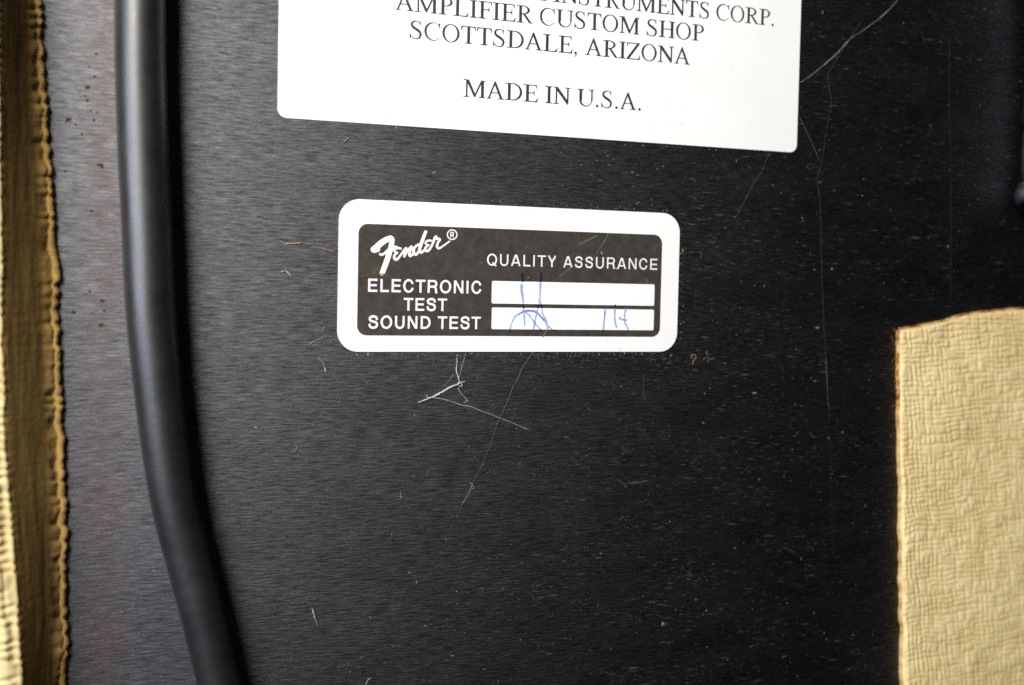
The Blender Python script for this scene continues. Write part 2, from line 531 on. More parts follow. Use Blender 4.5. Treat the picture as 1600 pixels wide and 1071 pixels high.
def glyph(font, ch):
    if (font, ch) not in _gc:
        f = serif_glyph if font == 'serif' else sans_glyph
        step = 14.0
        xs = np.arange(-30, 930, step) + 0.37; ys = np.arange(-170, 780, step) + 0.21
        X, Y = np.meshgrid(xs, ys)
        D, adv = f(ch, X, Y)
        if D is None: _gc[(font, ch)] = (None, None, adv)
        else:
            V, F = march(D, xs, ys)
            _gc[(font, ch)] = (np.array(V), F, adv)
    return _gc[(font, ch)]


def text_mesh(name, s, font, L, R, cap_px, z, mat, parent):
    """letters whose ink runs from photo pixel L to R along the baseline"""
    capu = 662.0 if font == 'serif' else 718.0
    A, B = P(*L, z), P(*R, z)
    ym = (A[1] + B[1]) / 2
    capm = (abs(P(L[0], L[1] - cap_px, z)[1] - A[1]) + abs(P(R[0], R[1] - cap_px, z)[1] - B[1])) / 2
    # natural advance
    x, spots = 0.0, []
    for i, ch in enumerate(s):
        V, F, adv = glyph(font, ch)
        if V is not None: spots.append((x, V, F, i))
        x += adv
    x0 = spots[0][1][:, 0].min() + spots[0][0]
    x1 = spots[-1][1][:, 0].max() + spots[-1][0]
    sc = capm / capu
    W = B[0] - A[0]
    if font == 'sans':          # keep letter shapes, adjust the tracking
        kx = sc * 0.97
        tr = (W / kx - (x1 - x0)) / (len(s) - 1)
    else:
        kx = W / (x1 - x0); tr = 0
    print('TEXT %-24s cap %.5f kx/sc %.3f tracking %.1f' % (s, capm, kx / sc, tr))
    VV, FF = [], []
    for xo, V, F, i in spots:
        b = len(VV)
        for q in V:
            VV.append((A[0] + (q[0] + xo - x0 + tr * i) * kx, ym + q[1] * sc, z))
        FF += [[b + k for k in f] for f in F]
    return mesh_obj(name, VV, FF, mat, parent)


def rrect(x0, y0, x1, y1, r, n=10):
    pts = []
    for cx, cy, a0 in ((x1 - r, y1 - r, 0), (x0 + r, y1 - r, 90), (x0 + r, y0 + r, 180), (x1 - r, y0 + r, 270)):
        for k in range(n + 1):
            a = math.radians(a0 + 90 * k / n)
            pts.append((cx + r * math.cos(a), cy + r * math.sin(a)))
    return pts


def slab(name, pts, z0, z1, bev, mat, parent=None):
    n = len(pts)
    cx = sum(p[0] for p in pts) / n; cy = sum(p[1] for p in pts) / n

    def ins(p, d):
        v = np.array([p[0] - cx, p[1] - cy]); L = np.linalg.norm(v)
        return (p[0] - v[0] / L * d, p[1] - v[1] / L * d)
    V = [(p[0], p[1], z0) for p in pts] + [(p[0], p[1], z1 - bev) for p in pts] + [(*ins(p, bev), z1) for p in pts]
    F = []
    for k in range(2):
        for i in range(n):
            j = (i + 1) % n
            F.append([k * n + i, k * n + j, (k + 1) * n + j, (k + 1) * n + i])
    F.append([2 * n + i for i in range(n)])
    return mesh_obj(name, V, F, mat, parent)


def rect_from_px(corners, z):
    """TL, TR, BR, BL photo corners -> axis aligned rectangle on the plane z"""
    q = [P(*c_, z) for c_ in corners]
    return ((q[0][0] + q[3][0]) / 2, (q[2][1] + q[3][1]) / 2, (q[1][0] + q[2][0]) / 2, (q[0][1] + q[1][1]) / 2, q)


def sdf_px(name, fn, box, step, z, mat, parent):
    """a flat shape traced as strokes, laid on the sticker at height z"""
    xs = np.arange(box[0], box[2], step); ys = np.arange(box[1], box[3], step)
    X, Y = np.meshgrid(xs, ys)
    V, F = march(fn(X, Y), xs, ys)
    return mesh_obj(name, [P(a, b, z) for a, b in V], [f[::-1] for f in F], mat, parent)


def tube(name, pts, rad, mat, parent=None, sides=6, px=True, wob=0.0):
    """pts: (px, py, z[, r])"""
    q = spline([tuple(p) if len(p) == 4 else (*p, rad) for p in pts], 6)
    C = [P(a[0], a[1], a[2]) if px else a[:3] for a in q]
    R = [a[3] for a in q]
    V, F = [], []
    for i, c_ in enumerate(C):
        tg = C[min(i + 1, len(C) - 1)] - C[max(i - 1, 0)]
        tg = tg / (np.linalg.norm(tg) + 1e-12)
        up = np.array([0, 0, 1.0]); s1 = np.cross(tg, up); s1 /= (np.linalg.norm(s1) + 1e-12); s2 = np.cross(s1, tg)
        r = R[i] * (1 + wob * (random.random() * 2 - 1))
        for k in range(sides):
            a = 2 * math.pi * k / sides
            V.append(c_ + r * (math.cos(a) * s1 + math.sin(a) * s2))
    for i in range(len(C) - 1):
        for k in range(sides):
            k2 = (k + 1) % sides
            F.append([i * sides + k, i * sides + k2, (i + 1) * sides + k2, (i + 1) * sides + k])
    F.append(list(range(sides))[::-1]); F.append([(len(C) - 1) * sides + k for k in range(sides)])
    return mesh_obj(name, V, F, mat, parent, smooth=True)


# ------------------------------------------------------------------ the panel
panel = empty('panel_surface')
tag(panel, 'black brushed panel of the equipment that everything is stuck to or lies on', kind='structure')
nx_, ny_ = 60, 50
X0, X1, Y0, Y1 = -0.16, 0.20, -0.14, 0.14
V = [(X0 + (X1 - X0) * i / nx_, Y0 + (Y1 - Y0) * j / ny_, 0) for j in range(ny_ + 1) for i in range(nx_ + 1)]
F = [[j * (nx_ + 1) + i, j * (nx_ + 1) + i + 1, (j + 1) * (nx_ + 1) + i + 1, (j + 1) * (nx_ + 1) + i] for j in range(ny_) for i in range(nx_)]
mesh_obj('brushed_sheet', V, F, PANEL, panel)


def lay_strip(name, pts, wpx, mat, parent, z=0.000012):
    q = spline(pts, 5)
    V, F = [], []
    for i, a in enumerate(q):
        b = q[min(i + 1, len(q) - 1)] if i < len(q) - 1 else q[i]
        a0 = q[max(i - 1, 0)]
        d = (b - a0)[:2]; d = d / (np.linalg.norm(d) + 1e-9)
        ww = wpx * (0.5 + 0.8 * random.random()) / 2
        V += [P(a[0] - d[1] * ww, a[1] + d[0] * ww, z), P(a[0] + d[1] * ww, a[1] - d[0] * ww, z)]
    for i in range(len(q) - 1): F.append([2 * i, 2 * i + 2, 2 * i + 3, 2 * i + 1])
    return mesh_obj(name, V, F, mat, parent)


lay_strip('scratch', [(1484, 58), (1483, 120), (1484, 178)], 1.6, SCR, panel)
lay_strip('scratch', [(1484, 178), (1486, 300), (1485, 470)], 1.0, SCR, panel, 0.000016)
lay_strip('scratch', [(1291, 520), (1293, 600), (1296, 690), (1300, 800), (1301, 870)], 0.6, SCR, panel)
lay_strip('scratch', [(345, 838), (400, 836), (450, 838)], 1.0, SCR, panel)
for (x, y, s) in ((137, 137, 6), (136, 157, 5), (142, 173, 3), (157, 258, 7), (104, 190, 4), (150, 85, 4), (148, 120, 4), (158, 508, 6),
                  (163, 486, 4), (102, 268, 4), (140, 105, 3), (133, 150, 3), (152, 176, 3), (107, 187, 6), (118, 195, 4), (160, 262, 4), (143, 330, 4), (155, 345, 3), (128, 210, 3), (160, 470, 6), (140, 455, 4), (147, 188, 4), (115, 488, 5)):
    n = 9; s *= 0.75
    ring = [(x + s * (0.7 + 0.6 * random.random()) * math.cos(2 * math.pi * k / n), y + 0.6 * s * (0.7 + 0.6 * random.random()) * math.sin(2 * math.pi * k / n)) for k in range(n)]
    V = [P(a, b, 0.00001) for a, b in ring] + [P(x, y, 0.00006)]
    mesh_obj('rust_spot', V, [[(k + 1) % n, k, n] for k in range(n)], RUST, panel, smooth=True)

# ------------------------------------------------------------------ the big white label (its upper part lies beyond the frame)
ZL = 0.00012
big = empty('address_label')
tag(big, 'large white paper label printed with the maker address in black serif capitals', 'label')
bl, br = P(433, 183, ZL), P(1245, 239.5, ZL)
tl, tr = P(437, 0, ZL), P(1252, 0, ZL)
lx0 = (bl[0] + tl[0]) / 2; lx1 = (br[0] + tr[0]) / 2; ly0 = (bl[1] + br[1]) / 2
print('label corners', bl, br, tl, tr)
slab('paper', rrect(lx0, ly0, lx1, ly0 + 0.040, 0.00115), 0.0, ZL, 0.00002, LABEL, big)
ZT = ZL + 0.00002
text_mesh('text_line', 'FENDER MUSICAL INSTRUMENTS CORP.', 'serif', (513, -35), (1209, 40.2), 26.6, ZT, INK, big)
text_mesh('text_line', 'AMPLIFIER CUSTOM SHOP', 'serif', (617.4, 14.4), (1099.4, 65.8), 26.8, ZT, INK, big)
text_mesh('text_line', 'SCOTTSDALE, ARIZONA', 'serif', (640, 59.8), (1078, 101.8), 26.8, ZT, INK, big)
text_mesh('text_line', 'MADE IN U.S.A.', 'serif', (723.7, 150.4), (1001, 173.8), 26.8, ZT, INK, big)

# ------------------------------------------------------------------ the quality sticker
ZS = 0.00012
stk = empty('inspection_sticker')
tag(stk, 'small white rounded sticker with a black printed box, quality assurance lettering and blue pen initials', 'sticker')
sx0, sy0, sx1, sy1, q = rect_from_px([(530.3, 310.5), (1063.5, 334), (1057, 550), (527, 550)], ZS)
print('sticker', q, sx1 - sx0, sy1 - sy0)
slab('paper', rrect(sx0, sy0, sx1, sy1, 0.0027, 14), 0.0, ZS, 0.000025, LABEL, stk)
bx0, by0, bx1, by1, q = rect_from_px([(559.8, 351.5), (1034.3, 365.5), (1031.2, 526.5), (558, 524.6)], ZS)
Z1, Z2, Z3 = ZS + 0.00002, ZS + 0.00004, ZS + 0.00006
slab('printed_box', rrect(bx0, by0, bx1, by1, 0.00125), ZS + 0.000001, Z1, 0.000004, BPRINT, stk)
for cs in ([(768.4, 439.5), (1022.6, 444.4), (1022.0, 477.6), (768.2, 475.2)], [(768.2, 481), (1021.8, 483.8), (1021, 515.8), (768, 515.2)]):
    x0, y0, x1, y1, q = rect_from_px(cs, ZS)
    slab('writing_field', rrect(x0, y0, x1, y1, 0.0002, 4), Z1 + 0.000001, Z2, 0.000004, LABEL, stk)
SW = 128
text_mesh('text_line', 'ELECTRONIC', 'sans', (575, 456.9), (752, 458.6), 20.2, Z2, WPRINT, stk)
text_mesh('text_line', 'TEST', 'sans', (630.5, 485.8), (698.5, 486.3), 19.8, Z2, WPRINT, stk)
text_mesh('text_line', 'SOUND TEST', 'sans', (575.5, 514), (751, 514.2), 19.8, Z2, WPRINT, stk)
_gc.clear(); SW = 106
text_mesh('text_line', 'QUALITY ASSURANCE', 'sans', (760.8, 416), (1027, 420.9), 17.6, Z2, WPRINT, stk)


def logo(X, Y):
    K = [
        [(128, 392, 36), (150, 398, 50), (250, 305, 50), (335, 250, 46), (400, 226, 46)],
        [(150, 412, 44), (190, 412, 34), (222, 408, 20)],
        [(400, 226, 46), (425, 250, 42), (412, 350, 42), (380, 470, 42), (335, 600, 44), (272, 768, 42)],
        [(242, 476, 22), (275, 482, 20), (340, 440, 26), (410, 395, 40), (455, 370, 30), (502, 358, 14)],
        [(562, 388, 19), (515, 378, 19), (470, 402, 19), (468, 438, 17), (512, 448, 15)],
        [(510, 455, 14), (466, 488, 20), (462, 540, 22), (500, 556, 22), (548, 505, 18), (612, 415, 18), (645, 380, 20)],
        [(648, 385, 20), (628, 450, 20), (618, 508, 22)],
        [(630, 488, 16), (680, 405, 18), (730, 358, 20), (712, 420, 20), (694, 478, 22), (718, 502, 20), (770, 450, 17)],
        [(840, 322, 18), (790, 358, 20), (762, 410, 22), (772, 465, 24), (805, 476, 22), (850, 425, 20)],
        [(950, 126, 26), (915, 220, 29), (872, 340, 28), (856, 410, 24), (882, 448, 22), (935, 408, 18)],
        [(1036, 264, 17), (990, 262, 18), (950, 290, 17), (958, 322, 16), (1000, 330, 13)],
        [(1000, 336, 13), (948, 372, 18), (950, 418, 22), (990, 420, 22), (1030, 370, 20), (1065, 300, 20), (1095, 215, 22)],
        [(1112, 202, 24), (1110, 225, 26), (1172, 244, 20), (1140, 300, 20), (1128, 355, 22), (1158, 384, 19), (1225, 345, 15), (1325, 272, 13)],
    ]
    x, y = (X - 570) * 10, (Y - 350) * 10
    d = np.full(X.shape, 1e9)
    for k in K: d = np.minimum(d, sd_sweep(x, y, k, 5))
    return d / 10 + 0.15


sdf_px('script_logo', logo, (576, 356, 708, 434), 0.55, Z2, WPRINT, stk)


def regd(X, Y):
    x, y = (X - 706.5) * 10, (Y - 367) * 10
    d = np.abs(np.hypot(x, y) - 75) - 9
    U = np.minimum
    d = U(d, sd_box(x, y, -30, -42, -14, 42)); d = U(d, np.maximum(np.maximum(np.abs(np.hypot(x - 4, y + 18) - 19) - 8, -x + 2), -1))
    d = U(d, sd_box(x, y, -25, -44, 6, -29)); d = U(d, sd_box(x, y, -25, -5, 6, 9)); d = U(d, sd_seg(x, y, (0, 0), (26, 42), 16))
    return d / 10


sdf_px('registered_mark', regd, (696, 356, 717, 378), 0.4, Z2, WPRINT, stk)


def in_fields(X, Y):
    a = sd_box(X, Y, 768.8, 441.2, 1021.8, 475.8)
    b = sd_box(X, Y, 768.8, 482.2, 1020.8, 515.2)
    return np.minimum(a, b)


def pen(strokes, ox, oy, k, over=False):
    def f(X, Y):
        d = np.full(X.shape, 1e9)
        for s in strokes:
            d = np.minimum(d, sd_sweep((X - ox) * k, (Y - oy) * k, s, 5))
        if over: return np.maximum(d / k, -in_fields(X, Y) + 0.3)
        return np.maximum(d / k, in_fields(X, Y))
    return f


K = 9.738
sdf_px('pen_stroke', pen([[(436, 255, 24), (440, 340, 22), (452, 430, 16), (462, 530, 11)], [(470, 590, 13), (474, 660, 14), (480, 760, 13), (482, 855, 12)],
                          [(725, 195, 19), (722, 300, 15), (715, 420, 12), (698, 540, 11), (670, 660, 11), (645, 780, 11), (618, 930, 11)],
                          [(715, 470, 10), (738, 560, 11), (755, 680, 11), (800, 770, 14), (825, 850, 14), (830, 930, 10)],
                          [(262, 925, 11), (285, 830, 10), (335, 735, 12), (400, 690, 13)],
                          [(500, 665, 12), (570, 730, 12), (620, 800, 12), (680, 880, 12), (730, 930, 12)],
                          [(780, 760, 20), (830, 860, 16), (900, 925, 12)]], 770, 420, K), (790, 438, 868, 518), 0.45, Z3, PEN1, stk)
sdf_px('pen_stroke', pen([[(400, 690, 9), (450, 662, 12), (540, 640, 15), (640, 655, 15), (700, 695, 14), (750, 755, 12), (775, 795, 8)],
                          [(458, 640, 8), (500, 655, 14)], [(622, 800, 8), (640, 850, 10)], [(440, 262, 6), (442, 292, 6)]],
                         770, 420, K), (790, 438, 868, 518), 0.4, Z3 + 0.00001, PEN2, stk)
K = 7.65
sdf_px('pen_stroke', pen([[(350, 478, 10), (342, 560, 10), (332, 660, 10), (325, 740, 10)], [(465, 478, 10), (462, 560, 9), (466, 630, 9), (484, 705, 9)],
                          [(482, 700, 8), (492, 685, 6)], [(596, 480, 9), (580, 560, 9), (583, 640, 9), (625, 728, 9)],
                          [(522, 590, 10), (550, 610, 10), (600, 612, 8)]], 900, 420, K), (936, 478, 990, 518), 0.4, Z3, PEN1, stk)
sdf_px('pen_stroke', pen([[(346, 510, 6), (340, 580, 6)], [(520, 598, 7), (530, 582, 6)], [(560, 610, 6), (600, 618, 6)]], 900, 420, K),
       (936, 478, 990, 518), 0.4, Z3 + 0.00001, PEN2, stk)
NAVY = flat('pen_ink_over_black', (0.022, 0.019, 0.034), 0.4)
sdf_px('pen_stroke', pen([[(452, 80, 20), (450, 140, 22), (455, 200, 16)], [(730, 60, 10), (735, 120, 18), (728, 200, 18)],
                          [(462, 530, 12), (470, 600, 13)], [(700, 530, 12), (690, 600, 12)], [(735, 540, 14), (742, 600, 12)],
                          [(262, 920, 11), (268, 950, 11)], [(720, 920, 12), (745, 950, 10)], [(890, 915, 11), (945, 942, 9)]],
                         770, 420, 9.738, True), (786, 424, 872, 520), 0.45, Z3, NAVY, stk)
sdf_px('pen_stroke', pen([[(325, 728, 10), (324, 745, 9)], [(470, 430, 8), (468, 482, 9)], [(598, 470, 8), (597, 484, 8)]],
                         900, 420, 7.65, True), (936, 470, 990, 520), 0.4, Z3, NAVY, stk)
# little brown smear of glue above the word at the left end of the printed box
SMEAR = flat('brown_glue', (0.10, 0.075, 0.035), 0.6)
lay_strip('glue_smear', [(561, 433), (585, 428), (604, 430), (614, 434)], 1.8, SMEAR, stk, Z2 + 0.00001)
lay_strip('glue_smear', [(582, 427), (590, 421), (594, 419)], 5.0, SMEAR, stk, Z2 + 0.000014)
FAINT = flat('faint_scratch', (0.20, 0.19, 0.17), 0.6)
lay_strip('fine_scratch', [(951, 364), (944, 378), (932, 396)], 1.1, FAINT, stk, Z2 + 0.00001)
lay_strip('fine_scratch', [(934, 368), (918, 376), (905, 382)], 1.3, FAINT, stk, Z2 + 0.000012)
lay_strip('fine_scratch', [(900, 412), (885, 424), (870, 436)], 0.9, FAINT, stk, Z2 + 0.00001)
lay_strip('fine_scratch', [(855, 516), (851, 522), (848, 527)], 1.3, FAINT, stk, Z2 + 0.00001)
lay_strip('fine_scratch', [(1009, 434), (1012, 443)], 1.1, FAINT, stk, Z2 + 0.00001)

# ------------------------------------------------------------------ power cord
CR = 0.0029
left = [(176, -140), (177, -60), (178, 0), (178.5, 90), (181, 180), (184.5, 270), (189, 360), (194.5, 470), (203, 560), (213.5, 650), (225, 730), (240, 812),
        (260, 885), (284, 975), (308, 1071), (336, 1165), (372, 1270)]
wd = [82, 82, 82, 82, 82, 82, 82, 81, 80, 80, 79, 79, 78, 78, 77, 77, 77]
pts = []
for i, (x, y) in enumerate(left):
    a = np.array(left[max(i - 1, 0)]); b = np.array(left[min(i + 1, len(left) - 1)])
    d = (b - a) / np.linalg.norm(b - a)
    # the tube's axis seen half a width to the right of its left outline
    tp = float(np.interp(y, [450, 1071], [1.0, 0.90]))
    pts.append((x + (-d[1]) * -wd[i] * tp / 2, y + (d[0]) * -wd[i] * tp / 2, CR * tp + 0.0003, CR * tp))
# fit radius: image width of a tube of radius r at height r is wd
cord = tube('power_cord', pts, CR, CORD, sides=40)
tag(cord, 'thick black rubber power cord curving down over the panel beside the tolex edge', 'cord')


# ------------------------------------------------------------------ tolex relief
def tolex_relief(u, v, pu=1.0, pv=1.0, seed=3):
    """u, v in thread pitches; 0 in the grooves, 1 on top of the threads"""
    wu = u + 1.0 * (fbm(u * 0.22, v * 0.22, seed) - .5) + 0.4 * (vnoise(u * .9, v * .9, seed + 4) - .5)
    wv = v + 1.4 * (fbm(u * 0.18, v * 0.22, seed + 9) - .5) + 0.4 * (vnoise(u * .8, v * .9, seed + 5) - .5)
    iu, iv = np.round(wu), np.round(wv)
    du, dv = np.abs(wu - iu), np.abs(wv - iv)
    gate_u = np.clip((vnoise(iu * 7.31 + 0.5, v * 0.42, seed + 21) - 0.30) * 4, 0, 1)
    gate_v = np.clip((vnoise(u * 0.33, iv * 5.17 + 0.5, seed + 33) - 0.26) * 4, 0, 1)
    g = 1 - (1 - np.exp(-(du / 0.23) ** 2) * gate_u * 0.75) * (1 - np.exp(-(dv / 0.23) ** 2) * gate_v * 0.85)
    lump = 0.25 * (fbm(u * 0.7, v * 0.7, seed + 50) - .5) + 0.75 * (fbm(u * .25, v * .25, seed + 60) - .5)
    return np.clip(0.72 * (1 - g) + 0.2 + lump, 0, 1.2)


def grid_obj(name, VV, mat, parent, relief=None, smooth=True, flip=False):
    ny, nx = VV.shape[:2]
    idx = np.arange(ny * nx).reshape(ny, nx)
    a, b, c_, d = idx[:-1, :-1].ravel(), idx[:-1, 1:].ravel(), idx[1:, 1:].ravel(), idx[1:, :-1].ravel()
    F = np.stack([a, d, c_, b] if flip else [a, b, c_, d], 1)
    me = bpy.data.meshes.new(name)
    me.vertices.add(nx * ny); me.vertices.foreach_set('co', VV.reshape(-1, 3).ravel().astype(np.float32))
    me.loops.add(F.size); me.loops.foreach_set('vertex_index', F.ravel().astype(np.int32))
    me.polygons.add(len(F)); me.polygons.foreach_set('loop_start', np.arange(0, F.size, 4, dtype=np.int32))
    me.polygons.foreach_set('use_smooth', np.ones(len(F), dtype=bool))
    me.update(calc_edges=True); me.validate()
    me.materials.append(mat)
    if relief is not None:
        at = me.attributes.new('relief', 'FLOAT', 'POINT'); at.data.foreach_set('value', relief.ravel().astype(np.float32))
    o = bpy.data.objects.new(name, me); COL.objects.link(o)
    if parent is not None: o.parent = parent
    return o


# right: a sheet of tolex with a cut corner, laid over the panel
tol = empty('cream_tolex_flap')
tag(tol, 'cream woven-grain vinyl covering with a cut corner and rusty orange edge at the lower right', 'vinyl covering')
ZR = 0.0008
ys_ = np.linspace(0, 1, 460); xs_ = np.linspace(0, 1, 250)


def edge_left(py):
    t_ = (py - 518) / (1071 - 518)
    return 1407 + 7 * t_ + 2.2 * (fbm(np.array(py) / 26, np.array(py) * 0 + 3.1, 5) - .5) * 2 + 1.2 * (vnoise(np.array(py) / 7, np.array(py) * 0 + 1.1, 9) - .5)


def edge_top(px):
    x = np.asarray(px, float)
    y = np.interp(x, [1400, 1440, 1480, 1510, 1540, 1580, 1620, 1900], [518, 511, 503, 493.5, 489, 485, 483, 480])
    return y + 1.6 * (fbm(x / 22, x * 0 + 7.7, 15) - .5) + 0.8 * (vnoise(x / 6, x * 0 + 2, 3) - .5)


PXR, PYB = 1900.0, 1400.0
VV = np.zeros((len(ys_), len(xs_), 3)); UU = np.zeros(VV.shape[:2]); WW = np.zeros(VV.shape[:2])
for j, s in enumerate(ys_):
    for i, r in enumerate(xs_):
        s2 = s ** 1.15; r2 = r ** 1.3
        x = 1407 + (PXR - 1407) * r2
        yt = float(np.interp(x, [1400, 1440, 1480, 1510, 1540, 1580, 1620, 1900], [518, 511, 503, 493.5, 489, 485, 483, 480]))
        y = yt + (PYB - yt) * s2
        UU[j, i] = x; WW[j, i] = y
xl = edge_left(WW); k = np.clip(1 - (UU - 1407) / 60, 0, 1)
UUw = UU + (xl - 1407) * k
k2 = np.clip(1 - (WW - edge_top(UUw)) / 60, 0, 1)
base_t = np.interp(UU, [1400, 1440, 1480, 1510, 1540, 1580, 1620, 1900], [518, 511, 503, 493.5, 489, 485, 483, 480])
WWw = WW + (edge_top(UUw) - base_t) * k2
# real threads on the sheet: pitch about 0.8 mm
pl = np.array([[P(a, b, ZR) for a, b in zip(ra, rb)] for ra, rb in zip(UUw, WWw)])
rel = tolex_relief(pl[..., 0] / 0.00082 + 0.12 * pl[..., 1] / 0.00082, pl[..., 1] / 0.00074 - 0.05 * pl[..., 0] / 0.0008)
dist_edge = np.minimum(pl[..., 0] - pl[:, :1, 0], (pl[:1, :, 1] - pl[..., 1]))
rnd = np.clip(dist_edge / 0.0007, 0, 1)
lift = 0.0006 * (fbm(pl[..., 0] / 0.012, pl[..., 1] / 0.012, 77) - .5)
pl[..., 2] = ZR - 0.00035 * (1 - rnd) ** 2 + 0.00028 * (rel - 0.8) * (0.3 + 0.7 * rnd) + lift * rnd
sheet = grid_obj('vinyl_sheet', pl, TOLEX, tol, rel, flip=True)


def skirt(name, line, mat, parent, seed, outw):
    """ragged cut edge from the sheet's border down to the panel"""
    n = len(line); rows = 7
    VV = np.zeros((rows, n, 3))
    for r in range(rows):
        f = r / (rows - 1)
        rag = (fbm(np.arange(n) / 3.0, np.full(n, r * 0.8), seed) - 0.35) * 0.00045
        amt = math.sin(math.pi * min(f * 1.1, 1)) * 0.6 + 0.25
        VV[r, :, 0] = line[:, 0] + outw[0] * (0.00010 * f * 3 + rag * amt * (r > 0))
        VV[r, :, 1] = line[:, 1] + outw[1] * (0.00010 * f * 3 + rag * amt * (r > 0))
        VV[r, :, 2] = line[:, 2] * (1 - f) + 0.00002
    return grid_obj(name, VV, mat, parent)


skirt('cut_edge', pl[:, 0, :], BACKING, tol, 40, (-1, 0))
skirt('cut_edge', pl[0, :, :], BACKING, tol, 60, (0, 1))
for (x, y, dx, dy) in ((1404, 540, -12, -14), (1403, 555, -9, 12), (1405, 600, -8, -6), (1406, 632, -14, 4), (1405, 660, -6, -5), (1402, 520, -6, -8)):
    tube('loose_fibre', [(x + 3, y, 0.0005), (x + dx * .5, y + dy * .3, 0.0009), (x + dx, y + dy, 0.0006)], 0.00002, FIB, tol, 5)

# left: cabinet edge wrapped in tolex, its inner face in its own shade
edge = empty('tolex_wrapped_cabinet_edge')
tag(edge, 'tan vinyl-wrapped cabinet edge with a scalloped lower border at the far left', 'cabinet edge')
HZ = 0.0086
N1 = 620
pyv = np.linspace(-260, 1330, N1)


def e_bot(py):
    b = np.interp(py, [-260, 0, 100, 200, 330, 450, 560, 650, 800, 950, 1071, 1330], [54, 66, 70, 77, 88, 93, 97, 101, 105, 108, 105, 100])
    sc_ = np.abs(np.sin(py / 17.0 * math.pi / 1.35 + 7.0 * vnoise(py / 55.0, py * 0, 2))) ** 0.8
    amp = 0.5 + 6.5 * vnoise(py / 30.0, py * 0 + 5, 8) ** 1.3
    return b - 3.5, amp * sc_ + 3.0 * (vnoise(py / 6.0, py * 0, 31) - .5) + 3.0 * (vnoise(py / 40.0, py * 0, 37) - .5)


def e_top(py):
    return np.interp(py, [-260, 0, 500, 700, 850, 1071, 1330], [-12, -4, 1, 7, 19, 33, 48])


rows = []
NU = 110
for r in range(NU):
    s = r / (NU - 1)
    if s < 0.12:                      # rolled hem standing on the panel
        f = s / 0.12; a = f * math.pi / 2
        z = 0.0002 + 0.0010 * math.sin(a); fr = 0.15 * (1 - math.cos(a))
    elif s < 0.62:                    # inner face
        f = (s - 0.12) / 0.5
        z = 0.0012 + (HZ - 0.0012) * f; fr = 0.15 + 0.85 * f
    else:
        f = (s - 0.62) / 0.38; z = HZ; fr = 1.0
    rows.append((s, z, fr))
VV = np.zeros((NU, N1, 3)); RL = np.zeros((NU, N1))
(eb, scal), et = e_bot(pyv), e_top(pyv)
B0 = np.array([P(a, b, 0.0003) for a, b in zip(eb, pyv)])
SCAL = scal * 0.000073
T0 = np.array([P(a, b, HZ) for a, b in zip(et, pyv)])
for r, (s, z, fr) in enumerate(rows):
    L_ = B0 * (1 - fr) + T0 * fr
    L_ = L_.copy(); L_[:, 2] = z
    L_[:, 0] += SCAL * (1.0 if s < 0.12 else math.exp(-((s - 0.12) / 0.07) ** 2))
    if s >= 0.62:
        f = (s - 0.62) / 0.38
        a = min(f / 0.10, 1) * math.pi / 2; rr = 0.0012
        L_[:, 0] = T0[:, 0] - rr * math.sin(a) - 0.03 * max(0, (f - 0.10)) / 0.9
        L_[:, 2] = HZ - 0 + rr * (1 - math.cos(a)) * 0.5
    VV[r] = L_
yy = VV[..., 1]; cum = np.array([0 if s < .62 else 1 for s, _, _ in rows])[:, None]
arc = np.concatenate([[0], np.cumsum(np.linalg.norm(np.diff(VV[:, N1 // 2, :], axis=0), axis=1))])[:, None]
RL = tolex_relief(arc / 0.0011 + yy * 0, yy / 0.0010, seed=90)
face = (arc < arc[int(NU * .62)])
soft = np.where(face, 0.06, 1.3)
hem = np.exp(-((arc - 0.0016) / 0.0011) ** 2) * (fbm(yy / 0.0016, arc / 0.002, 14) - .4) * 0.0007
VV[..., 0] += np.where(face, 0.00020 * (RL - .8) * soft + hem + 0.00009 * (fbm(arc / 0.0011 + yy * 40, yy / 0.008, 44) - .5), 0.0)
VV[..., 2] += np.where(face, 0.0, 0.00026 * (RL - .8) * 1.6)
VV[..., 0] += np.exp(-((arc - arc[int(NU * .63)]) / 0.0011) ** 2) * 0.0005 * (RL - .7)
cut = int(NU * .60)
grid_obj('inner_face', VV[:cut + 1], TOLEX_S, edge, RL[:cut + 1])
grid_obj('top_face', VV[cut:], TOLEX, edge, RL[cut:])
for o in edge.children:
    pass

# ------------------------------------------------------------------ chromed rod at the right-hand border
rod = empty('chromed_hardware')
tag(rod, 'black rod with shiny chromed collars standing at the upper right border', 'hardware')


def lathe_y(name, prof, px, parent, mat, zc, sides=28):
    """revolved about an axis parallel to the panel; prof: (py, radius)"""
    V, F = [], []
    for (py, r) in prof:
        c_ = P(px, py, zc)
        x = P(px, 170, zc)[0]
        for k in range(sides):
            a = 2 * math.pi * k / sides
            V.append((x + r * math.cos(a), c_[1], zc + r * math.sin(a)))
    for i in range(len(prof) - 1):
        for k in range(sides):
            k2 = (k + 1) % sides
            F.append([i * sides + k, i * sides + k2, (i + 1) * sides + k2, (i + 1) * sides + k])
    F.append(list(range(sides))); F.append([(len(prof) - 1) * sides + k for k in range(sides)][::-1])
    return mesh_obj(name, V, F, mat, parent, smooth=True)


zc = 0.0040
lathe_y('rod_core', [(-120, 0.0019), (318, 0.0019)], 1628, rod, BLACKP, zc)
for y0, y1, r in ((-70, -8, .0027), (2, 58, .0029), (72, 120, .0020), (127, 195, .0027), (203, 282, .0027)):
    m_ = BLACKP if r < .0025 else CHROME
    lathe_y('collar', [(y0, r - .0004), (y0 + 4, r), (y1 - 4, r), (y1, r - .0004)], 1628, rod, m_, zc)
lathe_y('rounded_tip', [(284, .0026), (292, .0033), (304, .0036), (318, .0035), (327, .0028), (332, .0014)], 1628, rod, CHROME, zc)

# ------------------------------------------------------------------ cobwebs, threads, hairs
H = 0.00012


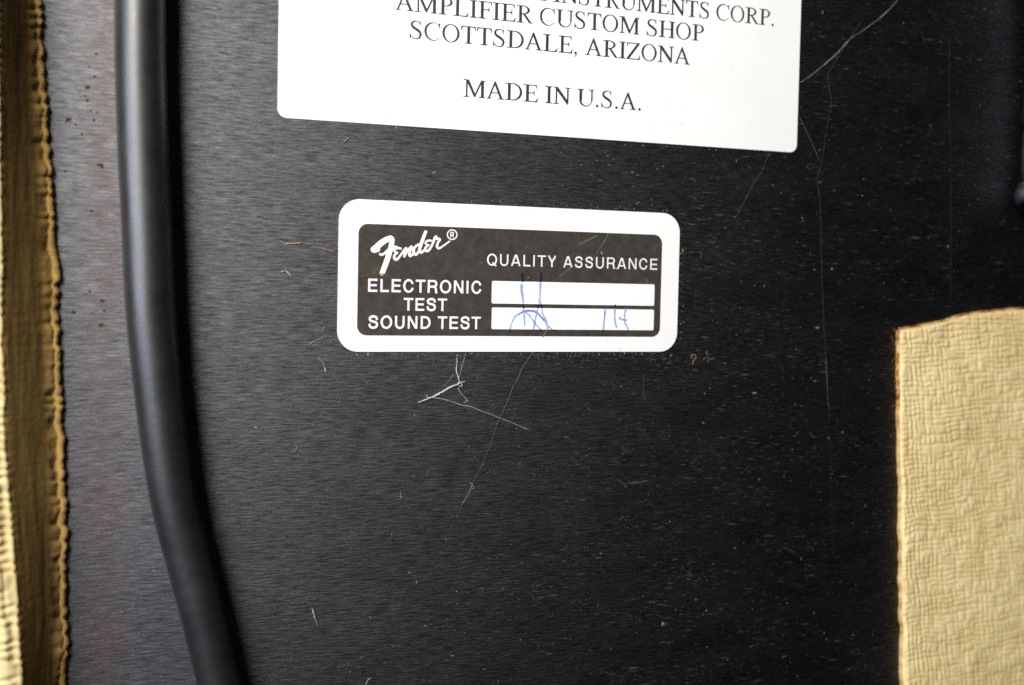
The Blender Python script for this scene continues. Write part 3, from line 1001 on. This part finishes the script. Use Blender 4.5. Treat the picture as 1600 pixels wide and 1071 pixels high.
def web(label, strands, name='cobweb', cat='cobweb', mat=WEB):
    root = empty(name); tag(root, label, cat)
    for pts_, r in strands:
        tube('strand', [(a, b, (c_[0] if c_ else H)) for a, b, *c_ in pts_], r, mat, root, 5, wob=0.35)
    return root


def z1(x, y): return (640 + x / 6.695, 540 + y / 6.695)


web('tangled white cobweb scrap with a forked tail lying just below the small sticker', [
    ([z1(497, 130), z1(497, 180), z1(490, 260), z1(510, 335), z1(523, 380)], 0.000050),
    ([z1(523, 380), z1(500, 410), z1(430, 432), z1(350, 480), z1(260, 530)], 0.000085),
    ([z1(515, 405), z1(430, 440), z1(330, 500), z1(230, 545), z1(95, 595)], 0.000060),
    ([z1(580, 378), z1(540, 388), z1(500, 412)], 0.000045),
    ([z1(525, 385), z1(548, 410), z1(540, 432), z1(515, 418)], 0.000045),
    ([z1(180, 522), z1(190, 545), z1(240, 535), z1(290, 505)], 0.000045),
    ([z1(240, 545), z1(340, 560), z1(450, 592), z1(560, 628), z1(630, 636), z1(700, 665)], 0.000032),
    ([z1(700, 665), z1(850, 722), z1(960, 765), z1(1100, 820), z1(1262, 890)], 0.000025),
    ([z1(505, 445), z1(545, 510), z1(600, 572), z1(570, 600)], 0.000024),
    ([z1(602, 572), z1(625, 575)], 0.000022),
    ([z1(590, 80), z1(560, 180), z1(530, 290), z1(520, 340)], 0.000014),
    ([z1(465, 300), z1(410, 370), z1(365, 415)], 0.000012)])
web('long faint thread running down from the small sticker past the cobweb scrap', [
    ([(833, 551), (817, 574), (810, 590), (801, 606), (795, 624), (785, 645), (776, 664)], 0.000022),
    ([(776, 664), (768, 690), (754, 725), (739, 755)], 0.000010),
    ([(739, 755), (730, 775), (721, 789)], 0.000030), ([(737, 762), (733, 775), (722, 788)], 0.000018),
    ([(735, 754), (741, 763), (738, 764)], 0.000040), ([(721, 789), (714, 810)], 0.00001)], 'thread', 'thread', WEBD)


def z3(x, y): return (1150 + x / 3.06, y / 3.06)


web('pale cobweb thread slanting up from the right edge of the address label to the top', [
    ([z3(308, 395), z3(350, 368), z3(430, 305), z3(480, 262), z3(540, 192), z3(620, 138), z3(700, 78), z3(740, 38), z3(778, -5), z3(830, -70)], 0.000034),
    ([z3(420, 312), z3(500, 238), z3(545, 188)], 0.000030), ([z3(690, 85), z3(745, 35)], 0.00004)], 'cobweb', 'cobweb', flat('grey_silk', (0.30, 0.27, 0.22)))
GS = flat('dim_silk', (0.12, 0.115, 0.10))
web('dim thread hanging from the side of the address label down towards the cream flap', [
    ([z3(305, 560), z3(345, 645), z3(370, 700), z3(400, 770)], 0.000026),
    ([z3(600, 100), z3(480, 290), z3(440, 370), z3(455, 490), z3(435, 620), z3(408, 780), z3(390, 860), z3(402, 960), z3(405, 1071), (1284, 420), (1287, 500), (1291, 580), (1294, 625)], 0.000012),
    ([z3(400, 808), z3(370, 785), z3(340, 795), z3(355, 812), z3(375, 795)], 0.000020),
    ([(1291, 560), (1294, 628), (1297, 637)], 0.000024)], 'thread', 'thread', GS)
web('short grey thread slanting down under the right end of the address label', [
    ([(1202, 240), (1190, 268), (1175, 292), (1158, 325), (1150, 338)], 0.000018)], 'thread', 'thread', GS)


def z5(x, y): return (400 + x / 3.825, 340 + y / 3.825)


web('curved orange-brown fibre beside the left edge of the small sticker', [
    ([z5(145, 140), z5(180, 160), z5(215, 156), z5(265, 150), z5(325, 163)], 0.000060),
    ([z5(180, 158), z5(230, 156), z5(270, 150)], 0.00010),
    ([z5(325, 163), z5(365, 180), z5(410, 190), z5(440, 196), z5(488, 214)], 0.000032), ([z5(405, 189), z5(445, 198), z5(470, 208)], 0.00006)],
    'fibre', 'fibre', FIB)
web('small pale curl of lint left of the small sticker below the orange fibre', [
    ([z5(150, 325), z5(180, 320), z5(195, 335), z5(208, 350)], 0.000045)], 'lint', 'lint', WEB)
web('forked fleck of lint near the lower left corner of the small sticker', [
    ([z5(315, 762), z5(345, 742), z5(375, 728), z5(405, 718)], 0.00004),
    ([z5(375, 835), z5(405, 880), z5(425, 930)], 0.00004), ([z5(412, 900), z5(420, 925)], 0.0001),
    ([z5(340, 640), z5(370, 628), z5(410, 640), z5(395, 680), z5(360, 672)], 0.00002)], 'lint', 'lint', flat('khaki_lint', (0.36, 0.32, 0.22)))


def z6(x, y): return (960 + x / 3.15, 520 + y / 3.15)


web('tiny tan looped hair right of the lower right corner of the small sticker', [
    ([z6(386, 158), z6(390, 138), z6(402, 122), z6(392, 108), z6(378, 116), z6(384, 128)], 0.000045)], 'hair', 'hair', FIB)
web('little ragged brown crumb cluster beside the looped hair', [
    ([z6(438, 134), z6(455, 122), z6(474, 131), z6(492, 126)], 0.000045), ([z6(462, 92), z6(454, 106), z6(466, 112)], 0.00003),
    ([z6(450, 97), z6(458, 92)], 0.000035), ([z6(466, 134), z6(458, 142), z6(470, 145)], 0.00003), ([z6(470, 100), z6(474, 108)], 0.00002)], 'lint', 'lint', flat('brown_lint', (0.22, 0.15, 0.08)))
web('curled pale hair lying on the dark panel left of the cream flap', [
    ([z6(146, 205), z6(144, 260), z6(146, 310), z6(156, 340)], 0.000018)], 'hair', 'hair', GS)
web('ragged pale tuft of lint at the lower left of the panel beside the cord', [
    ([(488, 951), (490, 962), (494, 970), (497, 978)], 0.00006), ([(489, 953), (493, 966)], 0.00009)], 'lint', 'lint', flat('ash_lint', (0.26, 0.24, 0.2)))
web('small golden crumb with a tail in the lower middle of the panel', [
    ([(572, 1070), (575, 1063), (580, 1060)], 0.00006)], 'crumb', 'crumb', FIB)
web('crossed tan specks of fibre below the left end of the cobweb scrap', [
    ([(620, 776), (626, 776), (631, 777)], 0.00003), ([(626, 769), (627, 780)], 0.00003)], 'fibre', 'fibre', FIB)
web('grey smudge of lint upper left of the crossed specks', [
    ([(462, 694), (464, 700), (461, 706)], 0.00005), ([(457, 704), (462, 702), (467, 701)], 0.00003)], 'lint', 'lint', WEBD)
web('slanting golden fibre just below the bottom edge of the address label', [
    ([(537, 222), (541, 219), (546, 215)], 0.00005)], 'fibre', 'fibre', FIB)

# ------------------------------------------------------------------ dust and crumbs, far too many to count
slx = (P(536, 400)[0], P(1062, 400)[0], P(700, 549)[1], P(700, 318)[1])


DASHES = [flat('dim_grey_lint', (0.034, 0.034, 0.036)), flat('mid_grey_lint', (0.065, 0.065, 0.068)),
          flat('olive_lint', (0.06, 0.05, 0.03)), flat('umber_lint', (0.030, 0.018, 0.012))]


def scatter(name, n, label, region, size, aspect, mixw, ang=0.12, hz=0.00002, avoid=True, extra=None, bias=None, mats=DUSTS, stray=0.2):
    V, F, fm = [], [], []
    cnt = 0
    pts_ = []
    while len(pts_) < n:
        px = random.uniform(region[0], region[2]); py = random.uniform(region[1], region[3])
        if bias is not None and random.random() > bias(px, py): continue
        pts_.append((px, py))
    if extra: pts_ += extra
    for k_, (px, py) in enumerate(pts_):
        p = P(px, py)
        if k_ < n and avoid:
            if sx0 - .0001 < p[0] < sx1 + .0001 and sy0 - .0001 < p[1] < sy1 + .0001: continue
            if lx0 - .0001 < p[0] < lx1 + .0001 and p[1] > ly0 - .0001: continue
            if px > 1400 and py > 480: continue
        L = size * math.exp(random.gauss(0, 0.55)); Wd = max(L / (aspect * (0.6 + random.random())), 0.000022)
        a = random.gauss(0, ang) if random.random() > stray else random.uniform(0, 3.14)
        if k_ >= n: a = random.uniform(0, 3.14)
        ca, sa = math.cos(a), math.sin(a); b = len(V)
        m_ = random.choices(range(4), mixw)[0]
        bend = random.uniform(-.4, .4) * Wd
        top = hz * random.uniform(.6, 1.6)
        for (lx, lw, z) in ((-L / 2, 0, 0), (-L * .1, Wd / 2 + bend, 0), (L / 2, 0, 0), (L * .1, -Wd / 2 + bend, 0), (0, bend, top)):
            V.append((p[0] + lx * ca - lw * sa, p[1] + lx * sa + lw * ca, 0.000004 + z))
        F += [[b, b + 3, b + 4], [b + 3, b + 2, b + 4], [b + 2, b + 1, b + 4], [b + 1, b, b + 4]]; fm += [m_] * 4
    o = mesh_obj(name, V, F, None, None, mats=mats, fm=fm)
    tag(o, label, kind='stuff')
    return o


SPK = flat('grey_speck', (0.60, 0.57, 0.52), 0.7)


def specks(parent, n, box, z):
    V, F = [], []
    for _ in range(n):
        p = P(random.uniform(box[0], box[2]), random.uniform(box[1], box[3]))
        r = min(math.exp(random.gauss(0, .5)) * 0.000032, 0.00007); a = random.uniform(0, 3.14); k = random.choice((1, 1, 1, 3.5)); b = len(V)
        for i in range(6):
            c1, c2 = r * k * math.cos(i * 1.047), r * math.sin(i * 1.047)
            V.append((p[0] + c1 * math.cos(a) - c2 * math.sin(a), p[1] + c1 * math.sin(a) + c2 * math.cos(a), z + 0.000008))
        V.append((p[0], p[1], z + 0.00003))
        F += [[b + i, b + (i + 1) % 6, b + 6] for i in range(6)]
    o = mesh_obj('speck', V, F, SPK, parent); o['kind'] = 'stuff'


specks(big, 130, (700, 5, 1238, 205), ZL)
specks(stk, 45, (545, 316, 1050, 348), ZS)
specks(stk, 30, (545, 530, 1048, 546), ZS)
specks(stk, 20, (1037, 350, 1056, 530), ZS)
specks(stk, 12, (565, 360, 1025, 435), Z2 + 0.00001)
specks(stk, 25, (775, 445, 1015, 512), Z3)
edge_bits = []
for _ in range(150):
    s = random.random()
    edge_bits.append((535 + 520 * s + random.gauss(0, 2), (552.5 + abs(random.gauss(0, 3.0)))))
for _ in range(80):
    s = random.random()
    edge_bits.append((560 + 500 * s, 311 + 24 * s - abs(random.gauss(0, 3.0)) - 3))
for _ in range(50):
    edge_bits.append((1062 + abs(random.gauss(0, 3)), random.uniform(345, 535)))
for _ in range(60):
    s = random.random(); edge_bits.append((600 + 640 * s, 196 + 44 * s + 2 + abs(random.gauss(0, 4))))
hb = lambda x, y: 0.25 + 0.75 * math.exp(-((x - 1020) / 420) ** 2)
scatter('dust', 3600, 'fine pale dust caught in the brushed grain of the black panel', (60, -80, 1700, 1120), 0.00017, 3.8, (8, 2.2, .8, .6), bias=hb)
scatter('dirt_crumbs', 700, 'yellowish and brown crumbs scattered over the black panel', (90, -60, 1700, 1100), 0.00012, 1.6, (1, 1.2, 2.4, 1.6), 1.5, 0.00007, extra=edge_bits)


def patchy(x, y):
    return max(0.0, float(fbm(np.array(x / 75.0), np.array(y / 30.0), 71, 3)) - 0.33) * 2.2 * hb(x, y)


scatter('grain_lint', 16000, 'pale dashes of lint and dust caught along the brushed grain of the black panel', (300, -60, 1600, 1110), 0.00046, 11, (8, 2.2, 1.2, .8), 0.035, 0.000008, bias=patchy, mats=DASHES, stray=0.04)


def curls(n):
    V, F = [], []
    for _ in range(n):
        if random.random() < .4:
            px, py = random.uniform(560, 1060), random.uniform(553, 566)
        else: px, py = random.gauss(950, 300), random.uniform(200, 800)
        p = P(px, py)
        if sx0 < p[0] < sx1 and sy0 < p[1] < sy1: continue
        if lx0 < p[0] < lx1 and p[1] > ly0: continue
        if px > 1395 and py > 480: continue
        r = random.uniform(.00012, .0005); a0 = random.uniform(0, 6.3); sp = random.uniform(1.0, 3.6); wd_ = random.uniform(.000010, .000018)
        b = len(V)
        for k in range(9):
            a = a0 + sp * k / 8
            for d in (-wd_, wd_):
                V.append((p[0] + (r + d) * math.cos(a), p[1] + (r + d) * math.sin(a) * .7, 0.00003 + 0.00003 * math.sin(k)))
        F += [[b + 2 * k, b + 2 * k + 1, b + 2 * k + 3, b + 2 * k + 2] for k in range(8)]
    o = mesh_obj('lint_fibres', V, F, flat('lint', (0.24, 0.22, 0.17)))
    tag(o, 'tiny curled lint fibres strewn round the small sticker', kind='stuff')


curls(130)
